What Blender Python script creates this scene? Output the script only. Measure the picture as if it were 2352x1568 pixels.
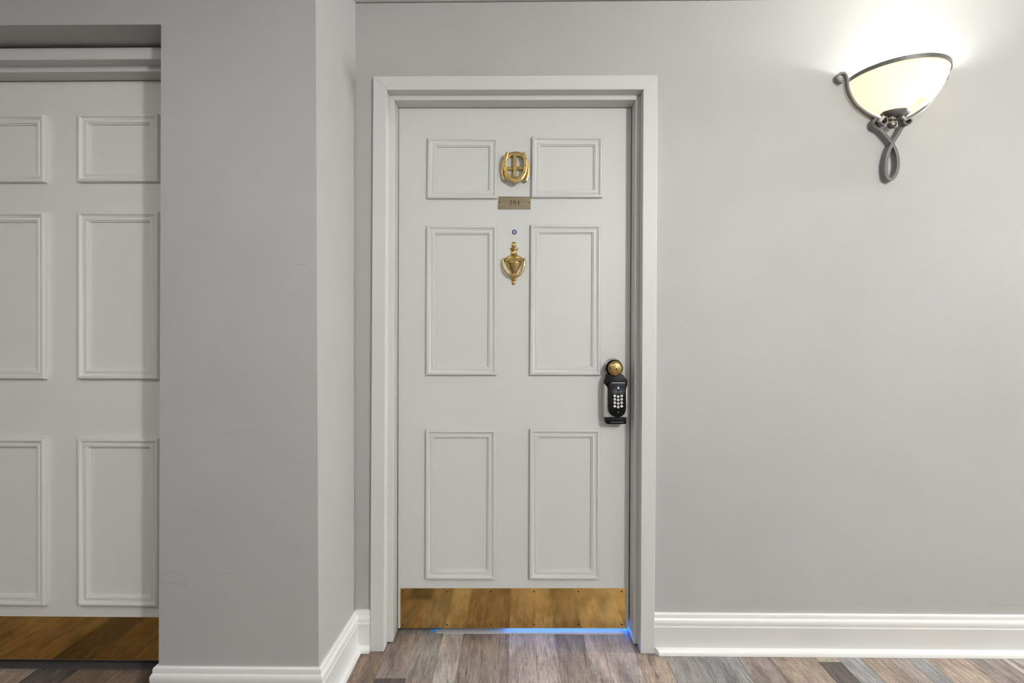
import bpy, bmesh, math, random
from mathutils import Vector, Matrix

random.seed(7)
for o in list(bpy.data.objects):
    bpy.data.objects.remove(o)
S = bpy.context.scene
C = S.collection

# ------------------------------------------------------------------ camera
F = 1100.0                       # focal length in pixels of the 2352 px wide frame
YAW = 0.0117                     # camera turned slightly to the left of square-on
CAM_Y, CAM_Z = -1.775, 1.185     # the door wall is the plane y = 0, the floor z = 0
HORIZON = 757.0
cam = bpy.data.cameras.new('camera')
cam.sensor_width = 36.0
cam.lens = F / 2352 * 36.0
cam.shift_y = -(784 - HORIZON) / 2352
cam.clip_start = 0.05
camo = bpy.data.objects.new('camera', cam)
camo.location = (0, CAM_Y, CAM_Z)
camo.rotation_euler = (math.pi / 2, 0, YAW)
C.objects.link(camo)
S.camera = camo

# ------------------------------------------------------------------ world, lights, exposure
S.view_settings.view_transform = 'Standard'
S.view_settings.look = 'None'
S.view_settings.gamma = 1.0
S.view_settings.use_curve_mapping = False
S.view_settings.exposure = -0.04
w = bpy.data.worlds.new('world')
S.world = w
w.use_nodes = True
w.node_tree.nodes['Background'].inputs[0].default_value = (1.0, 1.0, 0.985, 1)
w.node_tree.nodes['Background'].inputs[1].default_value = 0.07


def lamp(name, kind, loc, power, color=(1, 1, 1), rot=(0, 0, 0), size=0.1, size_y=None):
    l = bpy.data.lights.new(name, kind)
    l.energy = power
    l.color = color
    if kind == 'AREA':
        l.size = size
        if size_y:
            l.shape = 'RECTANGLE'
            l.size_y = size_y
    else:
        l.shadow_soft_size = size
    o = bpy.data.objects.new(name, l)
    o.location = loc
    o.rotation_euler = rot
    C.objects.link(o)
    return o


# wall lamp across the corridor, behind and to the right of the camera
lamp('corridor_lamp', 'POINT', (1.40, -2.66, 2.09), 136, (1.0, 1.0, 1.0), size=0.07)
# fill light added under the ceiling behind the camera, lifting the left side
lamp('ceiling_fill_light', 'AREA', (-1.2, -1.95, 2.385), 17, (1.0, 1.0, 1.0), size=2.0, size_y=0.8)
# unseen fill light added far to the right to brighten the return wall
lamp('return_wall_fill', 'POINT', (4.6, -0.25, 2.05), 345, (1.0, 1.0, 1.0), size=0.09)
# cool daylight of the room behind the door, leaking under it and under its jambs
lamp('room_daylight', 'AREA', (0.20, 0.150, 0.012), 0.75, (0.05, 0.26, 1.0), rot=(-math.pi / 2, 0, 0), size=0.5, size_y=0.014)


# ------------------------------------------------------------------ helpers
def U(px, py, y):
    """a point seen at (px, py) on the plane y (world), returned as (x, z)"""
    u = (px - 1176) / F
    v = (HORIZON - py) / F
    dx = u * math.cos(YAW) - math.sin(YAW)
    dy = u * math.sin(YAW) + math.cos(YAW)
    t = (y - CAM_Y) / dy
    return (dx * t, CAM_Z + v * t)


def floor_x(px, py):
    u = (px - 1176) / F
    v = (HORIZON - py) / F
    t = -CAM_Z / v
    return ((u * math.cos(YAW) - math.sin(YAW)) * t, CAM_Y + (u * math.sin(YAW) + math.cos(YAW)) * t)


def tag(o, label=None, cat=None, group=None, kind=None):
    if label: o['label'] = label
    if cat: o['category'] = cat
    if group: o['group'] = group
    if kind: o['kind'] = kind
    return o


def empty(name, loc, label=None, cat=None, kind=None, parent=None):
    o = bpy.data.objects.new(name, None)
    o.empty_display_size = 0.05
    C.objects.link(o)
    o.location = loc
    if parent: setpar(o, parent)
    return tag(o, label, cat, kind=kind)


def wloc(o):
    p = Vector((0, 0, 0))
    while o is not None:
        p += Vector(o.location)
        o = o.parent
    return p


def setpar(o, parent):
    """parent while keeping the world position (parents are only translated)"""
    o.location = Vector(o.location) - wloc(parent)
    o.parent = parent


def obj(name, bm, mat, parent=None, smooth=None, bevel=0, seg=1):
    if bevel:
        bmesh.ops.bevel(bm, geom=list(bm.edges), offset=bevel, segments=seg, affect='EDGES', profile=0.5, clamp_overlap=True)
    bmesh.ops.recalc_face_normals(bm, faces=bm.faces)
    # origin at the centre of the base
    xs = [v.co for v in bm.verts]
    c = Vector(((min(p.x for p in xs) + max(p.x for p in xs)) / 2, (min(p.y for p in xs) + max(p.y for p in xs)) / 2, min(p.z for p in xs)))
    for v in bm.verts:
        v.co -= c
    me = bpy.data.meshes.new(name)
    bm.to_mesh(me)
    bm.free()
    if mat: me.materials.append(mat)
    if smooth is not None:
        for p in me.polygons: p.use_smooth = True
        me.set_sharp_from_angle(angle=math.radians(smooth))
    o = bpy.data.objects.new(name, me)
    C.objects.link(o)
    o.location = c
    if parent: setpar(o, parent)
    return o


def B(): return bmesh.new()


def add_prism(bm, poly, y0, y1, poly2=None):
    """poly: list of (x, z); extruded from y0 to y1 (poly2 = outline at y1)"""
    p2 = poly2 or poly
    a = [bm.verts.new((x, y0, z)) for x, z in poly]
    b = [bm.verts.new((x, y1, z)) for x, z in p2]
    bm.faces.new(a)
    bm.faces.new(list(reversed(b)))
    n = len(a)
    for i in range(n):
        j = (i + 1) % n
        bm.faces.new((a[i], b[i], b[j], a[j]))
    return bm


def prism(poly, y0, y1, poly2=None): return add_prism(B(), poly, y0, y1, poly2)


def add_box(bm, x0, x1, y0, y1, z0, z1):
    return add_prism(bm, [(x0, z0), (x1, z0), (x1, z1), (x0, z1)], y0, y1)


def box(*a): return add_box(B(), *a)


def add_ribbon(bm, pts, y0, y1, closed=False):
    """flat bar following pts = [(x, z, width)], from depth y0 to y1; y0/y1 may be functions of the index fraction"""
    n = len(pts)
    L, R = [], []
    for i, (x, z, wd) in enumerate(pts):
        if closed:
            a, b = pts[(i - 1) % n], pts[(i + 1) % n]
        else:
            a, b = pts[max(i - 1, 0)], pts[min(i + 1, n - 1)]
        d = Vector((b[0] - a[0], b[1] - a[1]))
        if d.length < 1e-9: d = Vector((1, 0))
        d.normalize()
        nx, nz = -d.y, d.x
        L.append((x + nx * wd / 2, z + nz * wd / 2))
        R.append((x - nx * wd / 2, z - nz * wd / 2))
    f0 = y0 if callable(y0) else (lambda t: y0)
    f1 = y1 if callable(y1) else (lambda t: y1)
    rings = []
    for i in range(n):
        t = i / (n - 1)
        rings.append([bm.verts.new((L[i][0], f0(t), L[i][1])), bm.verts.new((R[i][0], f0(t), R[i][1])),
                      bm.verts.new((R[i][0], f1(t), R[i][1])), bm.verts.new((L[i][0], f1(t), L[i][1]))])
    m = n if closed else n - 1
    for i in range(m):
        a, b = rings[i], rings[(i + 1) % n]
        for k in range(4):
            l = (k + 1) % 4
            bm.faces.new((a[k], a[l], b[l], b[k]))
    if not closed:
        bm.faces.new(list(reversed(rings[0])))
        bm.faces.new(rings[-1])
    return bm


def smooth_path(pts, sub=6):
    """Catmull-Rom through tuples"""
    out = []
    n = len(pts)
    for i in range(n - 1):
        p0, p1, p2, p3 = pts[max(i - 1, 0)], pts[i], pts[i + 1], pts[min(i + 2, n - 1)]
        for s in range(sub):
            t = s / sub
            out.append(tuple(0.5 * (2 * b + (c - a) * t + (2 * a - 5 * b + 4 * c - d) * t * t + (-a + 3 * b - 3 * c + d) * t ** 3)
                             for a, b, c, d in zip(p0, p1, p2, p3)))
    out.append(tuple(pts[-1]))
    return out


def add_lathe_z(bm, cx, cy, prof, n=32, ysc=1.0, a0=0.0, a1=2 * math.pi, cap=True):
    """prof = [(r, z)] revolved about the vertical axis through (cx, cy)"""
    full = abs(a1 - a0 - 2 * math.pi) < 1e-6
    m = n if full else n + 1
    rings = []
    for r, z in prof:
        rings.append([bm.verts.new((cx + r * math.cos(a0 + (a1 - a0) * k / n), cy + ysc * r * math.sin(a0 + (a1 - a0) * k / n), z)) for k in range(m)])
    for a, b in zip(rings[:-1], rings[1:]):
        for k in range(m if full else m - 1):
            l = (k + 1) % m
            bm.faces.new((a[k], a[l], b[l], b[k]))
    if cap:
        bm.faces.new(rings[0])
        bm.faces.new(list(reversed(rings[-1])))
    return bm


def add_lathe_y(bm, cx, cz, prof, n=24):
    """prof = [(r, y)] revolved about the axis through (cx, cz) that runs along y"""
    rings = []
    for r, y in prof:
        rings.append([bm.verts.new((cx + r * math.cos(2 * math.pi * k / n), y, cz + r * math.sin(2 * math.pi * k / n))) for k in range(n)])
    for a, b in zip(rings[:-1], rings[1:]):
        for k in range(n):
            l = (k + 1) % n
            bm.faces.new((a[k], a[l], b[l], b[k]))
    bm.faces.new(rings[0])
    bm.faces.new(list(reversed(rings[-1])))
    return bm


def add_tube(bm, pts, r, n=10):
    """round bar along 3-D pts; r may be a list"""
    rs = r if isinstance(r, (list, tuple)) else [r] * len(pts)
    rings = []
    for i, p in enumerate(pts):
        a, b = Vector(pts[max(i - 1, 0)]), Vector(pts[min(i + 1, len(pts) - 1)])
        d = (b - a).normalized()
        ref = Vector((0, 1, 0)) if abs(d.y) < 0.9 else Vector((1, 0, 0))
        s = d.cross(ref).normalized()
        t = s.cross(d)
        rings.append([bm.verts.new(Vector(p) + rs[i] * (s * math.cos(2 * math.pi * k / n) + t * math.sin(2 * math.pi * k / n))) for k in range(n)])
    for a, b in zip(rings[:-1], rings[1:]):
        for k in range(n):
            l = (k + 1) % n
            bm.faces.new((a[k], a[l], b[l], b[k]))
    bm.faces.new(rings[0])
    bm.faces.new(list(reversed(rings[-1])))
    return bm


def inset_quad(q, d):
    """q: 4 (x, z) points counter-clockwise; moved inwards by d"""
    n = len(q)
    lines = []
    for i in range(n):
        a, b = Vector(q[i]), Vector(q[(i + 1) % n])
        t = (b - a).normalized()
        nn = Vector((-t.y, t.x))
        lines.append((a + nn * d, t))
    out = []
    for i in range(n):
        p, t = lines[i - 1]
        r, s = lines[i]
        den = t.x * s.y - t.y * s.x
        k = ((r.x - p.x) * s.y - (r.y - p.y) * s.x) / den
        out.append((p.x + t.x * k, p.y + t.y * k))
    return out


def rounded(x0, x1, z0, z1, r, n=6, tops=True, bots=True):
    pts = []
    for cx, cz, a in ((x1 - r, z1 - r, 0), (x0 + r, z1 - r, 90), (x0 + r, z0 + r, 180), (x1 - r, z0 + r, 270)):
        top = a < 180
        if (top and not tops) or (not top and not bots):
            pts.append((x1 if a in (0, 270) else x0, z1 if top else z0))
            continue
        for k in range(n + 1):
            t = math.radians(a + 90 * k / n)
            pts.append((cx + r * math.cos(t), cz + r * math.sin(t)))
    return pts


# ------------------------------------------------------------------ materials
def new_mat(name):
    m = bpy.data.materials.new(name)
    m.use_nodes = True
    nt = m.node_tree
    bsdf = nt.nodes['Principled BSDF']
    return m, nt, bsdf


def nd(nt, typ, **kw):
    n = nt.nodes.new(typ)
    for k, v in kw.items(): setattr(n, k, v)
    return n


def lin(r, g, b):
    f = lambda c: (c / 255 / 12.92) if c / 255 <= 0.04045 else ((c / 255 + 0.055) / 1.055) ** 2.4
    return (f(r), f(g), f(b), 1.0)


def mixc(nt, fac, a, b, typ='MIX'):
    m = nd(nt, 'ShaderNodeMix', data_type='RGBA', blend_type=typ)
    for sock, val in ((m.inputs[0], fac), (m.inputs[6], a), (m.inputs[7], b)):
        if hasattr(val, 'is_output'): nt.links.new(val, sock)
        else: sock.default_value = val
    return m.outputs[2]


def noise(nt, vec, scale, detail=4, rough=0.55):
    n = nd(nt, 'ShaderNodeTexNoise')
    n.inputs['Scale'].default_value = scale
    n.inputs['Detail'].default_value = detail
    n.inputs['Roughness'].default_value = rough
    if vec is not None: nt.links.new(vec, n.inputs['Vector'])
    return n.outputs['Fac']


def ramp(nt, fac, stops):
    r = nd(nt, 'ShaderNodeValToRGB')
    while len(r.color_ramp.elements) > 1: r.color_ramp.elements.remove(r.color_ramp.elements[-1])
    for i, (p, c) in enumerate(stops):
        e = r.color_ramp.elements[0] if i == 0 else r.color_ramp.elements.new(p)
        e.position = p
        e.color = c if len(c) == 4 else (*c, 1)
    nt.links.new(fac, r.inputs[0])
    return r.outputs[0]


def mapping(nt, scale, coord='Object', loc=(0, 0, 0), rot=(0, 0, 0)):
    tc = nd(nt, 'ShaderNodeTexCoord')
    mp = nd(nt, 'ShaderNodeMapping')
    mp.inputs['Scale'].default_value = scale
    mp.inputs['Location'].default_value = loc
    mp.inputs['Rotation'].default_value = rot
    nt.links.new(tc.outputs[coord], mp.inputs['Vector'])
    return mp.outputs[0]


def bump(nt, bsdf, height, strength, dist=0.002):
    b = nd(nt, 'ShaderNodeBump')
    b.inputs['Strength'].default_value = strength
    b.inputs['Distance'].default_value = dist
    nt.links.new(height, b.inputs['Height'])
    nt.links.new(b.outputs[0], bsdf.inputs['Normal'])


def paint(name, col, rough, peel, grain_dir, strength, mottling=0.05):
    """rolled or brushed paint: faint mottling, fine relief"""
    m, nt, b = new_mat(name)
    v = mapping(nt, (1, 1, 1))
    big = noise(nt, v, 2.3, 3)
    c2 = tuple(c * (1 - mottling * 2) for c in col[:3]) + (1,)
    c1 = tuple(min(1, c * (1 + mottling)) for c in col[:3]) + (1,)
    base = mixc(nt, big, c2, c1)
    # small old scuffs
    sv = mapping(nt, (1, 1, 6), rot=(0.2, 0.5, 0.1))
    sc = ramp(nt, noise(nt, sv, 9.0, 5, 0.6), [(0.0, (0, 0, 0)), (0.735, (0, 0, 0)), (0.775, (1, 1, 1))])
    base = mixc(nt, sc, base, mixc(nt, 0.16, base, (0.10, 0.10, 0.09, 1)))
    nt.links.new(base, b.inputs['Base Color'])
    b.inputs['Roughness'].default_value = rough
    fine = noise(nt, mapping(nt, grain_dir), peel, 3, 0.6)
    bump(nt, b, fine, strength)
    return m


M = {}
M['wall'] = paint('grey_wall_paint', lin(176, 176.7, 174.3), 0.55, 190, (1, 1, 2.2), 0.22)
M['trim'] = paint('white_trim_paint', lin(205, 205, 203), 0.5, 90, (1, 1, 0.25), 0.06, 0.015)
M['door'] = paint('white_door_paint', lin(207, 207.5, 205), 0.45, 130, (2.2, 1, 0.10), 0.09, 0.02)
M['door2'] = paint('warm_white_light_boost', lin(227, 225.5, 221), 0.45, 130, (2.2, 1, 0.10), 0.09, 0.02)  # warm white, lightened in the colour to offset weak light in the alcove
M['base'] = paint('white_baseboard_paint', lin(229, 229.5, 227), 0.34, 80, (0.2, 1, 1), 0.08, 0.015)
M['ceil'] = paint('white_ceiling_paint', lin(215, 213, 208), 0.8, 160, (1, 1, 1), 0.3)

# floor planks: each plank has its own tone (object colour) and its own print
m, nt, b = new_mat('weathered_plank')
oi = nd(nt, 'ShaderNodeObjectInfo')
tc = nd(nt, 'ShaderNodeTexCoord')
off = nd(nt, 'ShaderNodeVectorMath', operation='MULTIPLY_ADD')
comb = nd(nt, 'ShaderNodeCombineXYZ')
for k in range(3): nt.links.new(oi.outputs['Random'], comb.inputs[k])
nt.links.new(comb.outputs[0], off.inputs[0])
off.inputs[1].default_value = (37, 91, 11)
nt.links.new(tc.outputs['Object'], off.inputs[2])


def mapped(scale):
    mp = nd(nt, 'ShaderNodeMapping')
    mp.inputs['Scale'].default_value = scale
    nt.links.new(off.outputs[0], mp.inputs['Vector'])
    return mp.outputs[0]


gr = noise(nt, mapped((1, 0.05, 1)), 430, 8, 0.72)           # fine grain
st = noise(nt, mapped((1, 0.07, 1)), 75, 6, 0.7)            # streaks
bl = noise(nt, mapped((1, 0.35, 1)), 13, 4, 0.6)             # worn patches
wv = nd(nt, 'ShaderNodeTexWave', wave_type='RINGS', rings_direction='X')
wv.inputs['Scale'].default_value = 11
wv.inputs['Distortion'].default_value = 7
wv.inputs['Detail'].default_value = 3
wv.inputs['Detail Scale'].default_value = 1.6
nt.links.new(mapped((1.0, 0.12, 1)), wv.inputs['Vector'])
g1 = ramp(nt, gr, [(0.36, (0.40, 0.38, 0.37)), (0.50, (1.0, 1.0, 1.0)), (0.66, (1.22, 1.22, 1.22))])
g2 = ramp(nt, st, [(0.30, (0.60, 0.58, 0.58)), (0.48, (0.98, 0.97, 0.96)), (0.72, (1.16, 1.16, 1.15))])
g3 = ramp(nt, bl, [(0.30, (0.55, 0.55, 0.57)), (0.6, (1.08, 1.07, 1.06))])
g4 = ramp(nt, wv.outputs['Fac'], [(0.0, (0.74, 0.73, 0.72)), (0.35, (1.02, 1.02, 1.02))])
c = mixc(nt, 1.0, oi.outputs['Color'], g1, 'MULTIPLY')
c = mixc(nt, 1.0, c, g2, 'MULTIPLY')
c = mixc(nt, 0.85, c, g3, 'MULTIPLY')
c = mixc(nt, 0.8, c, g4, 'MULTIPLY')
ck = ramp(nt, noise(nt, mapped((1, 0.035, 1)), 120, 5, 0.62), [(0.0, (1, 1, 1)), (0.655, (1, 1, 1)), (0.70, (0.30, 0.28, 0.27))])   # dark checks
sw_ = ramp(nt, noise(nt, mapped((0.05, 1, 1)), 260, 3, 0.5), [(0.40, (0.93, 0.93, 0.93)), (0.70, (1.12, 1.12, 1.12))])             # saw marks
kn_ = ramp(nt, noise(nt, mapped((1, 0.55, 1)), 21, 2, 0.4), [(0.0, (1, 1, 1)), (0.70, (1, 1, 1)), (0.77, (0.45, 0.42, 0.41))])      # knots
c = mixc(nt, 1.0, c, ck, 'MULTIPLY')
c = mixc(nt, 0.8, c, sw_, 'MULTIPLY')
c = mixc(nt, 0.9, c, kn_, 'MULTIPLY')
nt.links.new(c, b.inputs['Base Color'])
b.inputs['Roughness'].default_value = 0.42
b.inputs['Specular IOR Level'].default_value = 0.35
bump(nt, b, gr, 0.25, 0.001)
M['plank'] = m

m, nt, b = new_mat('dark_underlay')
b.inputs['Base Color'].default_value = (0.02, 0.018, 0.016, 1)
b.inputs['Roughness'].default_value = 0.9
M['under'] = m


def metal(name, col, rough, col2=None, scale=30, stretch=(1, 1, 1), lo=0.35, hi=0.65, bstr=0.0, rough2=None):
    m, nt, b = new_mat(name)
    b.inputs['Metallic'].default_value = 1.0
    n = noise(nt, mapping(nt, stretch), scale, 5, 0.6)
    if col2:
        nt.links.new(mixc(nt, ramp(nt, n, [(lo, (0, 0, 0)), (hi, (1, 1, 1))]), col, col2), b.inputs['Base Color'])
    else:
        b.inputs['Base Color'].default_value = col
    b.inputs['Roughness'].default_value = rough
    if rough2 is not None:
        mr = nd(nt, 'ShaderNodeMapRange')
        mr.inputs['From Min'].default_value = lo
        mr.inputs['From Max'].default_value = hi
        mr.inputs['To Min'].default_value = rough
        mr.inputs['To Max'].default_value = rough2
        nt.links.new(n, mr.inputs['Value'])
        nt.links.new(mr.outputs[0], b.inputs['Roughness'])
    if bstr: bump(nt, b, n, bstr, 0.001)
    return m


M['brass'] = metal('polished_brass', (0.72, 0.51, 0.22, 1), 0.13, (0.58, 0.39, 0.14, 1), 60)
M['satin_brass'] = metal('satin_brass', (0.56, 0.40, 0.16, 1), 0.30, (0.40, 0.275, 0.095, 1), 80)
M['plate_brass'] = metal('aged_brass_plate', lin(134, 124, 104), 0.40, lin(118, 107, 86), 25, (0.15, 1, 3))
M['iron'] = metal('brushed_dark_iron', (0.15, 0.147, 0.142, 1), 0.40, (0.30, 0.29, 0.28, 1), 420, (1, 1, 1), 0.38, 0.70, 0.22)
M['screw'] = metal('dark_screw', (0.10, 0.08, 0.05, 1), 0.35)
M['gold_screw'] = metal('brass_screw', (0.45, 0.32, 0.14, 1), 0.35)
M['silver'] = metal('silver_shell', (0.64, 0.64, 0.62, 1), 0.55)
M['strip'] = metal('dim_steel_strip', (0.30, 0.31, 0.33, 1), 0.45)
M['steel'] = metal('dull_steel', (0.50, 0.49, 0.47, 1), 0.38)

# kick plates: tarnished brass with scratches and dents
m, nt, b = new_mat('tarnished_kick_plate')
b.inputs['Metallic'].default_value = 1.0
v = mapping(nt, (1, 1, 1))
n1 = noise(nt, v, 9, 5, 0.6)
col = mixc(nt, ramp(nt, n1, [(0.3, (0, 0, 0)), (0.7, (1, 1, 1))]), (0.60, 0.37, 0.115, 1), (0.74, 0.52, 0.20, 1))
spots = ramp(nt, noise(nt, mapping(nt, (1, 1, 1.6)), 70, 4, 0.7), [(0.0, (0, 0, 0)), (0.70, (0, 0, 0)), (0.76, (1, 1, 1))])
col = mixc(nt, spots, col, (0.22, 0.14, 0.05, 1))
nt.links.new(col, b.inputs['Base Color'])
rr = nd(nt, 'ShaderNodeMapRange')
rr.inputs['To Min'].default_value = 0.05
rr.inputs['To Max'].default_value = 0.15
nt.links.new(n1, rr.inputs['Value'])
nt.links.new(rr.outputs[0], b.inputs['Roughness'])
bump(nt, b, noise(nt, mapping(nt, (1, 1, 1)), 14, 3), 0.02, 0.002)
M['kick'] = m


def plain(name, col, rough=0.5, emit=0.0, ecol=None, spec=0.5):
    m, nt, b = new_mat(name)
    n = noise(nt, mapping(nt, (1, 1, 1)), 60, 3)
    nt.links.new(mixc(nt, n, tuple(c * 0.94 for c in col[:3]) + (1,), tuple(min(1, c * 1.05) for c in col[:3]) + (1,)), b.inputs['Base Color'])
    b.inputs['Roughness'].default_value = rough
    b.inputs['Specular IOR Level'].default_value = spec
    if emit:
        b.inputs['Emission Color'].default_value = ecol or col
        b.inputs['Emission Strength'].default_value = emit
    return m


M['black'] = plain('black_plastic', (0.004, 0.004, 0.0045, 1), 0.40, spec=0.14)
M['dgrey'] = plain('dark_grey_plastic', (0.05, 0.05, 0.055, 1), 0.5, spec=0.25)
M['key'] = plain('white_key', (0.80, 0.80, 0.80, 1), 0.4)
M['ink'] = plain('black_ink', (0.006, 0.006, 0.006, 1), 0.8, spec=0.1)
M['blue_screen'] = plain('lit_blue_display', (0.006, 0.009, 0.03, 1), 0.3, 0.10, (0.03, 0.07, 0.45, 1))
M['screen_white'] = plain('lit_display_symbol', (0.8, 0.85, 0.95, 1), 0.3, 0.55, (0.45, 0.62, 1.0, 1))
M['lens'] = plain('peephole_lens', (0.30, 0.42, 0.80, 1), 0.08)  # blue daylight coming through the peephole is put into the lens colour
M['threshold'] = plain('pale_threshold', (0.50, 0.50, 0.50, 1), 0.5)
M['dark_threshold'] = plain('dark_threshold', (0.06, 0.055, 0.052, 1), 0.5)
M['sliver'] = plain('bright_blue', (0.03, 0.30, 0.85, 1), 0.6)
M['green'] = plain('green_scrap', (0.08, 0.5, 0.25, 1), 0.6)

# lamp shade: frosted amber-white glass
m, nt, b = new_mat('frosted_shade_glass')
out = nt.nodes['Material Output']
nt.nodes.remove(b)
tr = nd(nt, 'ShaderNodeBsdfTranslucent')
df = nd(nt, 'ShaderNodeBsdfDiffuse')
gl = nd(nt, 'ShaderNodeBsdfGlossy')
gl.inputs['Roughness'].default_value = 0.25
n1 = noise(nt, mapping(nt, (1, 1, 1)), 9, 4)
sc = mixc(nt, n1, (0.88, 0.76, 0.57, 1), (0.88, 0.80, 0.66, 1))
nt.links.new(sc, tr.inputs[0])
nt.links.new(sc, df.inputs[0])
m1 = nd(nt, 'ShaderNodeMixShader')
m1.inputs[0].default_value = 0.22
nt.links.new(tr.outputs[0], m1.inputs[1])
nt.links.new(df.outputs[0], m1.inputs[2])
m2 = nd(nt, 'ShaderNodeMixShader')
m2.inputs[0].default_value = 0.04
nt.links.new(m1.outputs[0], m2.inputs[1])
nt.links.new(gl.outputs[0], m2.inputs[2])
nt.links.new(m2.outputs[0], out.inputs[0])
M['glass'] = m

m, nt, b = new_mat('lit_bulb')
b.inputs['Base Color'].default_value = (1, 1, 1, 1)
b.inputs['Emission Color'].default_value = (1.0, 0.99, 0.95, 1)
b.inputs['Emission Strength'].default_value = 480.0
M['bulb'] = m

# ------------------------------------------------------------------ main planes (world y)
Y_WALL = 0.0                       # wall with the numbered door
Y_CASE = -0.017                    # face of its casing
Y_STEP = 0.025                     # face of the jamb step
Y_DOOR = 0.089                     # face of the numbered door
Y_FRONT = 1.455 + CAM_Y            # face of the projecting wall on the left
Y_RECESS = 1.573 + CAM_Y           # back of the alcove of the second door
Y_CASE2 = 1.556 + CAM_Y
Y_STEP2 = 1.597 + CAM_Y
Y_DOOR2 = 1.655 + CAM_Y
Y_OPP = -2.75
CEIL = U(1300, 1.5, 0)[1]
XR_END, XL_END = 5.2, -3.2

cornerB = U(816, 700, Y_WALL)[0]              # inner corner of return and door wall
cT, cBt = U(725, 0, Y_FRONT), U(732, 1540, Y_FRONT)
eT, eBt = U(370, 57, Y_FRONT), U(364.5, 1540, Y_FRONT)


def line_x(a, b, z):
    t = (z - a[1]) / (b[1] - a[1])
    return a[0] + (b[0] - a[0]) * t


def cornerF(z): return line_x(cT, cBt, z)
def edgeF(z): return line_x(eT, eBt, z)


# casing outlines of the numbered door
OA = [U(850, 1492, Y_CASE), U(1503, 1499, Y_CASE), U(1511, 172, Y_CASE), U(857, 175, Y_CASE)]
IA = [U(881.6, 1490, Y_CASE), U(1471.5, 1499, Y_CASE), U(1478, 205, Y_CASE), U(888, 206, Y_CASE)]
IB = [U(901.7, 1474, Y_STEP), U(1455.4, 1482, Y_STEP), U(1460.6, 228.7, Y_STEP), U(905.8, 229.4, Y_STEP)]


def to_floor(q):
    """drop the two lower corners of a quad to the floor along its sides"""
    q = list(q)
    q[0] = (line_x(q[3], q[0], 0.0), 0.0)
    q[1] = (line_x(q[2], q[1], 0.0), 0.0)
    return q


OA, IA, IB = to_floor(OA), to_floor(IA), to_floor(IB)

# ------------------------------------------------------------------ room shell
G = 0.001
ZB = CEIL - 0.004                              # shadow gap between wall and ceiling
bm = B()
add_prism(bm, [(cornerB, 0), (OA[0][0] + 0.03, 0), (OA[3][0] + 0.03, OA[3][1] - 0.03), (OA[3][0] + 0.03, ZB), (cornerB, ZB)], 0, 0.16)
add_prism(bm, [(OA[3][0] + 0.03, OA[3][1] - 0.03), (OA[2][0] - 0.03, OA[2][1] - 0.03), (OA[2][0] - 0.03, ZB), (OA[3][0] + 0.03, ZB)], 0, 0.16)
add_prism(bm, [(OA[1][0] - 0.03, 0), (XR_END, 0), (XR_END, ZB), (OA[2][0] - 0.03, ZB), (OA[2][0] - 0.03, OA[2][1] - 0.03)], 0, 0.16)
tag(obj('wall_back', bm, M['wall']), 'grey painted wall holding the numbered door and the wall lamp', 'wall', kind='structure')

zS = U(200, 57.5, Y_FRONT)[1]                                   # soffit of the alcove
bm = B()
# pier between the two doors: top view quad, slightly out of plumb
a = [(edgeF(0), Y_FRONT, 0), (cornerF(0), Y_FRONT, 0), (cornerB, 0.0, 0), (cornerB, 0.16, 0), (edgeF(0), 0.16, 0)]
t = [(edgeF(CEIL), Y_FRONT, CEIL), (cornerF(CEIL), Y_FRONT, CEIL), (cornerB, 0.0, CEIL), (cornerB, 0.16, CEIL), (edgeF(CEIL), 0.16, CEIL)]
va = [bm.verts.new(p) for p in a]
vt = [bm.verts.new(p) for p in t]
for k in range(5):
    l = (k + 1) % 5
    bm.faces.new((va[k], va[l], vt[l], vt[k]))
bm.faces.new(va)
bm.faces.new(vt)
# header over the alcove
XA = -2.25
add_prism(bm, [(XA, zS + 0.004), (edgeF(zS), zS), (edgeF(CEIL), CEIL), (XA, CEIL)], Y_FRONT, Y_RECESS + 0.10)
add_box(bm, XL_END, XA, Y_FRONT, 0.16, 0, CEIL)
tag(obj('wall_left', bm, M['wall']), 'projecting grey wall between the two doors with an alcove on its left', 'wall', kind='structure')

tag(obj('wall_opposite', box(XL_END, XR_END, Y_OPP - 0.1, Y_OPP, 0, CEIL), M['wall']), 'grey corridor wall facing the doors', 'wall', kind='structure')
tag(obj('ceiling', box(XL_END, XR_END, Y_OPP - 0.1, 0.16, CEIL + G, CEIL + 0.08), M['ceil']), 'pale ceiling of the corridor', 'ceiling', kind='structure')

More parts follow.
